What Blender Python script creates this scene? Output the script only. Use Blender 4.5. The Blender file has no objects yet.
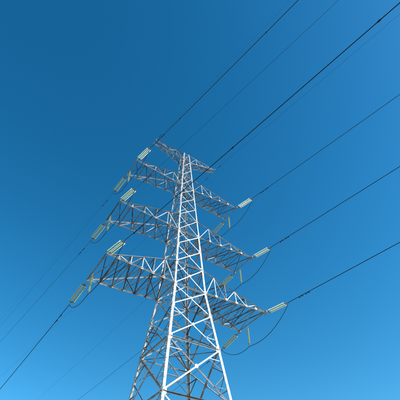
import bpy, math, random
from mathutils import Vector as V, Matrix
random.seed(4)
sc=bpy.context.scene
sc.view_settings.view_transform='Standard'
sc.view_settings.look='None'
sc.view_settings.exposure=0

# ------------------------------------------------------------ materials
def newmat(name):
    m=bpy.data.materials.new(name);m.use_nodes=True
    return m,m.node_tree,m.node_tree.nodes['Principled BSDF']
def noise_mat(name,c1,c2,scale,rough=(.4,.6),metal=0.,bump=0.0):
    m,nt,b=newmat(name)
    tc=nt.nodes.new('ShaderNodeTexCoord');n=nt.nodes.new('ShaderNodeTexNoise')
    n.inputs['Scale'].default_value=scale;n.inputs['Detail'].default_value=6
    nt.links.new(tc.outputs['Object'],n.inputs['Vector'])
    r=nt.nodes.new('ShaderNodeValToRGB')
    r.color_ramp.elements[0].position=.32;r.color_ramp.elements[0].color=(*c1,1)
    r.color_ramp.elements[1].position=.68;r.color_ramp.elements[1].color=(*c2,1)
    nt.links.new(n.outputs['Fac'],r.inputs['Fac'])
    nt.links.new(r.outputs['Color'],b.inputs['Base Color'])
    mr=nt.nodes.new('ShaderNodeMapRange')
    mr.inputs['To Min'].default_value=rough[0];mr.inputs['To Max'].default_value=rough[1]
    nt.links.new(n.outputs['Fac'],mr.inputs['Value']);nt.links.new(mr.outputs['Result'],b.inputs['Roughness'])
    b.inputs['Metallic'].default_value=metal
    if bump:
        bp=nt.nodes.new('ShaderNodeBump');bp.inputs['Strength'].default_value=bump
        nt.links.new(n.outputs['Fac'],bp.inputs['Height']);nt.links.new(bp.outputs['Normal'],b.inputs['Normal'])
    return m
M_steel=noise_mat('galvanised_steel',(.32,.325,.32),(.66,.67,.66),2.4,(.40,.62),.1)
M_steel2=noise_mat('shade_brown_steel',(.12,.09,.07),(.32,.28,.25),1.3,(.5,.7),.1)  # same steel with shade and warm ground bounce put into its colour
M_wire=noise_mat('aluminium_conductor',(.012,.012,.015),(.03,.03,.035),3,(.65,.8),0)
M_hard=noise_mat('forged_fittings',(.26,.26,.26),(.40,.40,.40),5,(.4,.6),.3)
M_conc=noise_mat('concrete',(.28,.27,.25),(.4,.39,.37),2,(.8,.95),0,.2)
M_ground=noise_mat('dry_grass_soil',(.10,.085,.05),(.24,.18,.11),.35,(.9,1),0,.4)
m,nt,b=newmat('toughened_glass')
b.inputs['Base Color'].default_value=(.76,.94,.74,1);b.inputs['Roughness'].default_value=.10
b.inputs['Transmission Weight'].default_value=.2;b.inputs['IOR'].default_value=1.5
M_glass=m

# ------------------------------------------------------------ mesh builder
class MB:
    def __init__(s): s.v=[];s.f=[];s.m=[]
    def add(s,vs,fs,mi=0):
        o=len(s.v);s.v+=[tuple(x) for x in vs]
        for f in fs: s.f.append([o+i for i in f]);s.m.append(mi)
    def angle(s,p,q,w,n,mi=0,t=None,flip=1):
        w=w*.86
        p=V(p);q=V(q);d=(q-p)
        if d.length<1e-4:return
        d.normalize();n=V(n)
        e1=d.cross(n)
        if e1.length<1e-3:e1=d.cross(V((.3,.5,.8)))
        e1.normalize();e1*=flip
        e2=-(n-d*n.dot(d));
        if e2.length<1e-3:e2=d.cross(e1)
        e2.normalize()
        t=t or max(.012,w*.1)
        sec=[(0,0),(w,0),(w,t),(t,t),(t,w),(0,w)]
        vs=[]
        for P in (p,q):
            for a,c in sec: vs.append(P+e1*(a-w*.3)+e2*(c))
        fs=[[i,(i+1)%6,6+(i+1)%6,6+i] for i in range(6)]+[[5,4,3,0],[3,2,1,0],[6,9,10,11],[6,7,8,9]]
        s.add(vs,fs,mi)
    def plate(s,c,e1,e2,n,a,bb,t=.016,mi=0):
        c=V(c);e1=V(e1).normalized();n=V(n).normalized();e2=n.cross(e1).normalized()
        vs=[]
        for k in (-t,t):
            for x,y in ((-a,-bb*.6),(-a*.6,-bb),(a*.6,-bb),(a,-bb*.6),(a,bb*.6),(a*.6,bb),(-a*.6,bb),(-a,bb*.6)):
                vs.append(c+e1*x+e2*y+n*k)
        fs=[[i,(i+1)%8,8+(i+1)%8,8+i] for i in range(8)]+[list(range(7,-1,-1)),list(range(8,16))]
        s.add(vs,fs,mi)
    def tube(s,pts,r,seg=6,mi=0):
        pts=[V(p) for p in pts];vs=[];N=len(pts)
        rr=r if isinstance(r,(list,tuple)) else [r]*N
        for i,p in enumerate(pts):
            d=(pts[min(i+1,N-1)]-pts[max(i-1,0)]).normalized()
            a=d.cross(V((0,0,1)))
            if a.length<.05:a=d.cross(V((1,0,0)))
            a.normalize();c=d.cross(a)
            for k in range(seg):
                t=2*math.pi*k/seg
                vs.append(p+(a*math.cos(t)+c*math.sin(t))*rr[i])
        fs=[[i*seg+k,i*seg+(k+1)%seg,(i+1)*seg+(k+1)%seg,(i+1)*seg+k] for i in range(N-1) for k in range(seg)]
        fs+=[list(range(seg))[::-1],[(N-1)*seg+k for k in range(seg)]]
        s.add(vs,fs,mi)
    def obj(s,name,mats,parent=None,smooth=False):
        me=bpy.data.meshes.new(name);me.from_pydata(s.v,[],s.f)
        for m in mats:me.materials.append(m)
        me.polygons.foreach_set('material_index',s.m)
        if smooth: me.polygons.foreach_set('use_smooth',[True]*len(s.f))
        me.update()
        o=bpy.data.objects.new(name,me);sc.collection.objects.link(o)
        if parent:o.parent=parent
        return o

# ------------------------------------------------------------ tower dimensions (metres)
Z=[24.0,31.66,40.09];ZP=47.9
ARM=[9.08,8.70,7.56];W=[2.32,1.77,1.35];H=[2.9,2.6,2.3]
B1,BT,S=1.84,.5,.13
def bw(z): return B1+(BT-B1)*(z-24)/(ZP-24) if z>24 else B1+S*(24-z)
def cor(z,i,j): return V((i*bw(z),j*bw(z),z))
tower=bpy.data.objects.new('transmission_tower',None);sc.collection.objects.link(tower)

legs=MB()
zl=[0.3,6,12,18,24,32,40,ZP]
for i in (-1,1):
    for j in (-1,1):
        n=V((i,j,0)).normalized()
        for a,b_ in zip(zl[:-1],zl[1:]):
            w=.25 if a<24 else (.20 if a<32 else .155)
            p=cor(a,i,j);q=cor(b_,i,j)
            # corner angle: flanges lie along the two faces
            d=(q-p).normalized();e1=V((-i,0,0));e2=V((0,-j,0));t=w*.12
            sec=[(0,0),(w,0),(w,t),(t,t),(t,w),(0,w)]
            vs=[P+e1*x+e2*y for P in (p,q) for x,y in sec]
            fs=[[k,(k+1)%6,6+(k+1)%6,6+k] for k in range(6)]+[[5,4,3,0],[3,2,1,0],[6,9,10,11],[6,7,8,9]]
            legs.add(vs,fs,0)
            if a>0.5:
                legs.add([v+ (V((i,j,0))*.012) for v in [p-d*.4+e1*x+e2*y for x,y in sec]+[p+d*.4+e1*x+e2*y for x,y in sec]],fs,0)
        # step bolts
        if (i,j) in ((-1,-1),(1,1)):
            z=3.0;k=0
            while z<ZP-1:
                p=cor(z,i,j);dr=V((i,0,0)) if k%2 else V((0,j,0))
                legs.tube([p,p+dr*.2],.014,5,0);z+=.4;k+=1
lo=legs.obj('tower_legs',[M_steel],tower)

br=MB()
faces=[((-1,-1),(1,-1),(0,-1,0)),((1,-1),(1,1),(1,0,0)),((1,1),(-1,1),(0,1,0)),((-1,1),(-1,-1),(-1,0,0))]
levels=[0.3,7.2,13.2,18.0,21.4,24.0,26.9,29.4,31.66,34.26,36.3,38.3,40.09,42.39,44.3,46.2,ZP]
horiz={7.2,13.2,18.0,24.0,26.9,31.66,34.26,40.09,42.39,46.2,ZP}
for za,zb in zip(levels[:-1],levels[1:]):
    for (a,b_,n) in faces:
        n=V(n)
        near=n.y<0
        ch=(0,0,0,0,0,1) if near else (0,0,1)  # sunlit near face gets fewer bars in the painted-shade steel
        w=.15 if za<18 else (.12 if za<31 else .09)
        A,B_=cor(za,*a),cor(za,*b_);C_,D=cor(zb,*a),cor(zb,*b_)
        off=n*.02
        br.angle(A+off,D+off,w,n,random.choice(ch))
        br.angle(B_-n*.1,C_-n*.1,w,n,random.choice(ch),flip=-1)
        if zb in horiz: br.angle(C_-n*.03,D-n*.03,w*.9,V((0,0,1)),random.choice(ch))
        # real crossing point of the diagonals
        ra=bw(za);rb=bw(zb);t=ra/(ra+rb);X=A+(D-A)*t
        br.plate(X-n*.04,(D-A),None,n,w*1.1,w*1.1)
        for cpt in (C_,D):
            dirx=(X-cpt);dirx.z=0
            br.plate(cpt+dirx.normalized()*w*1.2-n*.05,V((0,0,1)),None,n,w*1.9,w*1.5)
        if za<21:   # redundant bracing
            for (P,Q,lg0,lg1) in ((A,X,A,C_),(B_,X,B_,D),(C_,X,A,C_),(D,X,B_,D)):
                mpt=(P+Q)/2
                tt=(mpt.z-za)/(zb-za);lp=lg0+(lg1-lg0)*tt
                br.angle(mpt-n*.05,lp-n*.05,.075,n,random.choice((0,1)))
            tt=(X.z-za)/(zb-za)
            l1=A+(C_-A)*tt;l2=B_+(D-B_)*tt
            if za>5:
                for (P,lgp) in (((A+X)/2,l1),((C_+X)/2,l1),((B_+X)/2,l2),((D+X)/2,l2)):
                    br.angle(P-n*.06,lgp-n*.06,.07,n,1)
for z in (13.2,18.0,24.0,26.9,31.66,34.26,40.09,42.39):
    br.angle(cor(z,-1,-1),cor(z,1,1),.09,V((0,0,1)),1)
    br.angle(cor(z-.1,1,-1),cor(z-.1,-1,1),.09,V((0,0,1)),1)
br.obj('body_bracing',[M_steel,M_steel2],tower)

# ------------------------------------------------------------ cross arms
def arm(mb,sx,z,a,w,h,nb,cw,up=False):
    b0=bw(z);b1=bw(z+h)
    Lc={};Uc={}
    for sy in (-1,1):
        Bp=V((sx*b0,sy*b0,z));T=V((sx*a,sy*w,z));U=V((sx*b1,sy*b1,z+h))
        ts=[i/nb for i in range(nb+1)]
        if up: # earth-wire arm: top chord flat, bottom chord rises to the tip
            T=V((sx*a,sy*w,z+h-.05))
        Lc[sy]=[Bp.lerp(T,t) for t in ts]
        Uc[sy]=[U.lerp(T,t) for t in ts]
        n=V((0,sy,0))
        mb.angle(Lc[sy][0],Lc[sy][-1],cw,V((0,sy*.7,-.7)),0)
        mb.angle(Uc[sy][0]+V((0,0,.03)),Uc[sy][-1]+V((0,0,.03)),cw*.85,V((0,sy*.7,.7)),0,flip=-1)
        s=cw*.55
        for i in range(nb):
            if i>0: mb.angle(Lc[sy][i],Uc[sy][i],s,n,random.choice((0,1)))
            if i<nb-1:
                if i%2==0: mb.angle(Lc[sy][i]-n*.03,Uc[sy][i+1]-n*.03,s,n,random.choice((0,0,1)))
                else: mb.angle(Uc[sy][i]-n*.03,Lc[sy][i+1]-n*.03,s,n,random.choice((0,0,1)))
            if i>0:
                mb.plate(Lc[sy][i]+V((0,0,.06)),V((1,0,0)),None,n,cw*.9,cw*.7)
    s=cw*.6
    for i in range(nb+1):
        if i>0: mb.angle(Lc[-1][i],Lc[1][i],s if i<nb else cw,V((0,0,-1)),random.choice((0,0,1)))
        if 0<i<nb: mb.angle(Uc[-1][i],Uc[1][i],s*.9,V((0,0,1)),1)
        if i<nb:
            mb.angle(Lc[-1][i]+V((0,0,.03)),Lc[1][i+1]+V((0,0,.03)),s,V((0,0,-1)),random.choice((0,0,1)))
            mb.angle(Lc[1][i]+V((0,0,.09)),Lc[-1][i+1]+V((0,0,.09)),s,V((0,0,-1)),1)
            if i<nb-1:
                k=1 if i%2 else -1
                mb.angle(Uc[k][i],Uc[-k][i+1],s*.8,V((0,0,1)),1)
    for sy in (-1,1):
        T=Lc[sy][-1]
        mb.plate(T+V((0,0,-.05)),V((0,1,0)),None,V((1,0,0)),cw*1.6,cw*1.5,.02)
for k in range(3):
    for sx in (-1,1):
        am=MB();arm(am,sx,Z[k],ARM[k],W[k],H[k],[6,5,5][k],[.17,.15,.13][k])
        am.obj('cross_arm',[M_steel,M_steel2],tower)
for sx in (-1,1):
    am=MB();arm(am,sx,ZP-1.7,5.0,.35,1.7,4,.11,True)
    am.obj('earth_wire_arm',[M_steel,M_steel2],tower)

# ------------------------------------------------------------ insulators
prof=[(.03,.0),(.045,.012),(.05,.03),(.11,.05),(.128,.08),(.125,.10),(.10,.092),(.055,.10),(.03,.12),(.03,.155)]
SP=.155
def disc_string(mb,p,d,n):
    d=d.normalized();a=d.cross(V((0,0,1)))
    if a.length<.05:a=V((1,0,0))
    a.normalize();c=d.cross(a);seg=12
    for i in range(n):
        o=p+d*(i*SP);vs=[]
        for r,x in prof:
            for k in range(seg):
                t=2*math.pi*k/seg;vs.append(o+d*x+(a*math.cos(t)+c*math.sin(t))*r)
        for q in range(len(prof)-1):
            fs=[[q*seg+k,q*seg+(k+1)%seg,(q+1)*seg+(k+1)%seg,(q+1)*seg+k] for k in range(seg)]
            if q==0: o0=len(mb.v);mb.add(vs,fs,1)
            else:
                for f in fs: mb.f.append([o0+x for x in f]);mb.m.append(0 if 1<q<8 else 1)
    return p+d*(n*SP)
def double_string(p,d,n,mb,sep=.17,hl=.5):
    d=d.normalized();a=d.cross(V((0,0,1)))
    if a.length<.2:a=V((1,0,0))
    a.normalize()
    mb.tube([p,p+d*hl],.03,6,1)
    y=p+d*hl
    mb.plate(y,a,None,d.cross(a),sep+.05,.07,.012,1)
    for s_ in (-1,1):
        e=disc_string(mb,y+a*sep*s_+d*.06,d,n)
    e=y+d*(.12+n*SP)
    mb.plate(e,a,None,d.cross(a),sep+.05,.07,.012,1)
    mb.tube([e,e+d*.4],.035,6,1)
    return e+d*.4

# span directions
azn=math.radians(7);azf=math.radians(-7)
hn=V((math.sin(azn),-math.cos(azn),0));hf=V((math.sin(azf),math.cos(azf),0))
SN,SF=260,230
near={'L0':-.085,'L1':-.14,'L2':-.14,'R0':-.03,'R1':-.06,'R2':-.105}
far={'L0':-.255,'L1':-.08,'L2':-.10,'R0':-.20,'R1':-.10,'R2':-.16}
rn={'L0':.027,'L1':.010,'L2':.028,'R0':.029,'R1':.029,'R2':.027}
rf={'L0':.030,'L1':.014,'L2':.010,'R0':.016,'R1':.020,'R2':.010}
def wirepts(p,h,s0,span,L=None):
    pts=[];N=70
    for i in range(N+1):
        s=span*(i/N)**1.6
        pts.append(p+h*s+V((0,0,s0*s-s0*s*s/span)))
    return pts
def damper(mb,p,d):
    d=d.normalized();q=p-V((0,0,.1))
    mb.tube([p+V((0,0,.03)),q],.03,6,0)
    mb.tube([q-d*.22,q+d*.22],.012,5,0)
    for s_ in (-1,1): mb.tube([q+d*.13*s_,q+d*.26*s_],.045,8,0)
def spacer(mb,p,d):
    d=d.normalized()
    mb.tube([p-d*.12,p-d*.06,p+d*.06,p+d*.12],[.03,.045,.045,.03],8,0)

for k in range(3):
    for sd,sx in (('L',-1),('R',1)):
        T1=V((sx*ARM[k],-W[k],Z[k]-.12));T2=V((sx*ARM[k],W[k],Z[k]-.12))
        nm='%s%d'%(sd,k)
        ins=MB()
        d1=(hn+V((0,0,near[nm]-.05)));d2=(hf+V((0,0,far[nm]-.10)))
        e1=double_string(T1,d1,14,ins);e2=double_string(T2,d2,14,ins)
        # jumper support string under the arm end
        jp=V((sx*(ARM[k]-.0),W[k]*.35,Z[k]-.12))
        ins.tube([jp,jp-V((0,0,.25))],.03,6,1)
        je=disc_string(ins,jp-V((0,0,.25)),V((0,0,-1)),12)
        ins.tube([je,je-V((0,0,.2))],.05,6,1)
        ins.obj('insulator_string',[M_glass,M_hard],tower,True)
        j=MB();pts=[];bot=je-V((0,0,.22))
        for a_,b_ in ((e1,bot),(bot,e2)):
            for i in range(17):
                t=i/16
                P=a_.lerp(b_,t)
                tt=t if a_ is e1 else 1-t
                z=e1.z+(bot.z-e1.z)*math.sin(tt*math.pi/2)**.75 if a_ is e1 else e2.z+(bot.z-e2.z)*math.sin(tt*math.pi/2)**.75
                z-=.35*math.sin(math.pi*t)
                pts.append(V((P.x,P.y,z)))
        j.tube(pts,.026,6,0);j.obj('jumper_cable',[M_wire],tower,True)
        wn=MB();wp=wirepts(e1,hn,near[nm],SN);wn.tube(wp,rn[nm],6,0)
        def at(s,p,h,s0,span): return p+h*s+V((0,0,s0*s-s0*s*s/span))
        for s in (1.6,2.4): damper(wn,at(s,e1,hn,near[nm],SN),hn)
        if nm in ('L0','L2'):
            for s in ((5.5,18) if nm=='L2' else (13,23.5)) : spacer(wn,at(s,e1,hn,near[nm],SN),hn)
        wn.obj('power_line',[M_wire],None,True)
        wf=MB();wf.tube(wirepts(e2,hf,far[nm],SF),rf[nm],6,0)
        for s in (1.6,2.4): damper(wf,at(s,e2,hf,far[nm],SF),hf)
        wf.obj('power_line',[M_wire],None,True)
for sx in (-1,1):
    p=V((sx*5.0,-.35,ZP-.15));q=V((sx*5.0,.35,ZP-.15))
    for P,h,s0,sp in ((p,hn,-.09,SN),(q,hf,-.06,SF)):
        m_=MB();m_.tube(wirepts(P,h,s0,sp),.010 if sx>0 else .005,5,0)
        damper(m_,P+h*1.2+V((0,0,s0*1.2)),h)
        m_.obj('earth_wire',[M_wire],None,True)

# foundations
for i in (-1,1):
    for j in (-1,1):
        c=cor(0.3,i,j);fm=MB();vs=[]
        for z,r in ((-.5,.75),(.15,.7),(.38,.5),(.42,.45)):
            for x,y in ((-1,-1),(1,-1),(1,1),(-1,1)): vs.append((c.x+x*r,c.y+y*r,z))
        fs=[[q*4+k,q*4+(k+1)%4,q*4+4+(k+1)%4,q*4+4+k] for q in range(3) for k in range(4)]+[[12,13,14,15]]
        fm.add(vs,fs);fm.obj('concrete_footing',[M_conc],tower)

# next towers of the line (share the same meshes)
for n_,(h,sp,dx) in enumerate(((hn,SN+7,0),(hf,SF+7,0))):
    t=bpy.data.objects.new('transmission_tower',None);sc.collection.objects.link(t)
    t.location=h*sp
    for c in list(tower.children):
        if c.name.startswith(('jumper','insul')):continue
        o=bpy.data.objects.new(c.name.split('.')[0],c.data);sc.collection.objects.link(o);o.parent=t

# ground
g=MB();N=60;R=3000;vs=[]
def gc(i): t=(i/N)*2-1;return R*math.copysign(abs(t)**2.2,t)
for j in range(N+1):
    for i in range(N+1):
        x,y=gc(i),gc(j);r=math.hypot(x,y)
        z=0 if r<60 else (math.sin(x*.011)*math.cos(y*.009)*2.0)*min(1,(r-60)/300)
        vs.append((x,y,z))
g.add(vs,[[j*(N+1)+i,j*(N+1)+i+1,(j+1)*(N+1)+i+1,(j+1)*(N+1)+i] for j in range(N) for i in range(N)])
g.obj('ground',[M_ground],None,True)

# ------------------------------------------------------------ light
EL=math.radians(34);sd=V((.60,-.80,0)).normalized();rot=math.atan2(sd.x,sd.y)
w=bpy.data.worlds.new('World');sc.world=w;w.use_nodes=True;nt=w.node_tree
sky=nt.nodes.new('ShaderNodeTexSky');sky.sky_type='NISHITA';sky.sun_disc=False
sky.sun_elevation=EL;sky.sun_rotation=rot;sky.air_density=1.0;sky.dust_density=.4;sky.ozone_density=1.8
hs=nt.nodes.new('ShaderNodeHueSaturation');hs.inputs['Saturation'].default_value=1.38;hs.inputs['Hue'].default_value=.479
hs.inputs['Value'].default_value=1.08
gm=nt.nodes.new('ShaderNodeGamma');gm.inputs['Gamma'].default_value=1.25
nt.links.new(sky.outputs['Color'],hs.inputs['Color'])
nt.links.new(hs.outputs['Color'],gm.inputs['Color'])
bg=nt.nodes['Background'];bg.inputs['Strength'].default_value=.13
nt.links.new(gm.outputs['Color'],bg.inputs['Color'])
s=bpy.data.lights.new('sun','SUN');s.energy=3.8;s.angle=math.radians(.53);s.color=(1,.95,.87)
so=bpy.data.objects.new('sun',s);sc.collection.objects.link(so)
dirv=V((sd.x*math.cos(EL),sd.y*math.cos(EL),math.sin(EL)))
so.rotation_euler=dirv.to_track_quat('Z','Y').to_euler();so.location=dirv*100

# ------------------------------------------------------------ camera
yaw,pit,roll=[math.radians(v) for v in (-33.64,47.56,-.98)]
F=V((-math.sin(yaw)*math.cos(pit),math.cos(yaw)*math.cos(pit),math.sin(pit)))
Rr=V((math.cos(yaw),math.sin(yaw),0));U=Rr.cross(F)
R2=Rr*math.cos(roll)+U*math.sin(roll);U2=-Rr*math.sin(roll)+U*math.cos(roll)
cd=bpy.data.cameras.new('camera');cam=bpy.data.objects.new('camera',cd);sc.collection.objects.link(cam)
mw=Matrix((R2,U2,-F)).transposed().to_4x4();mw.translation=V((-16.94,-29.24,1.6));cam.matrix_world=mw
cd.sensor_width=36;cd.lens=36*388.76/400;cd.clip_end=8000;cd.clip_start=.1
sc.camera=cam
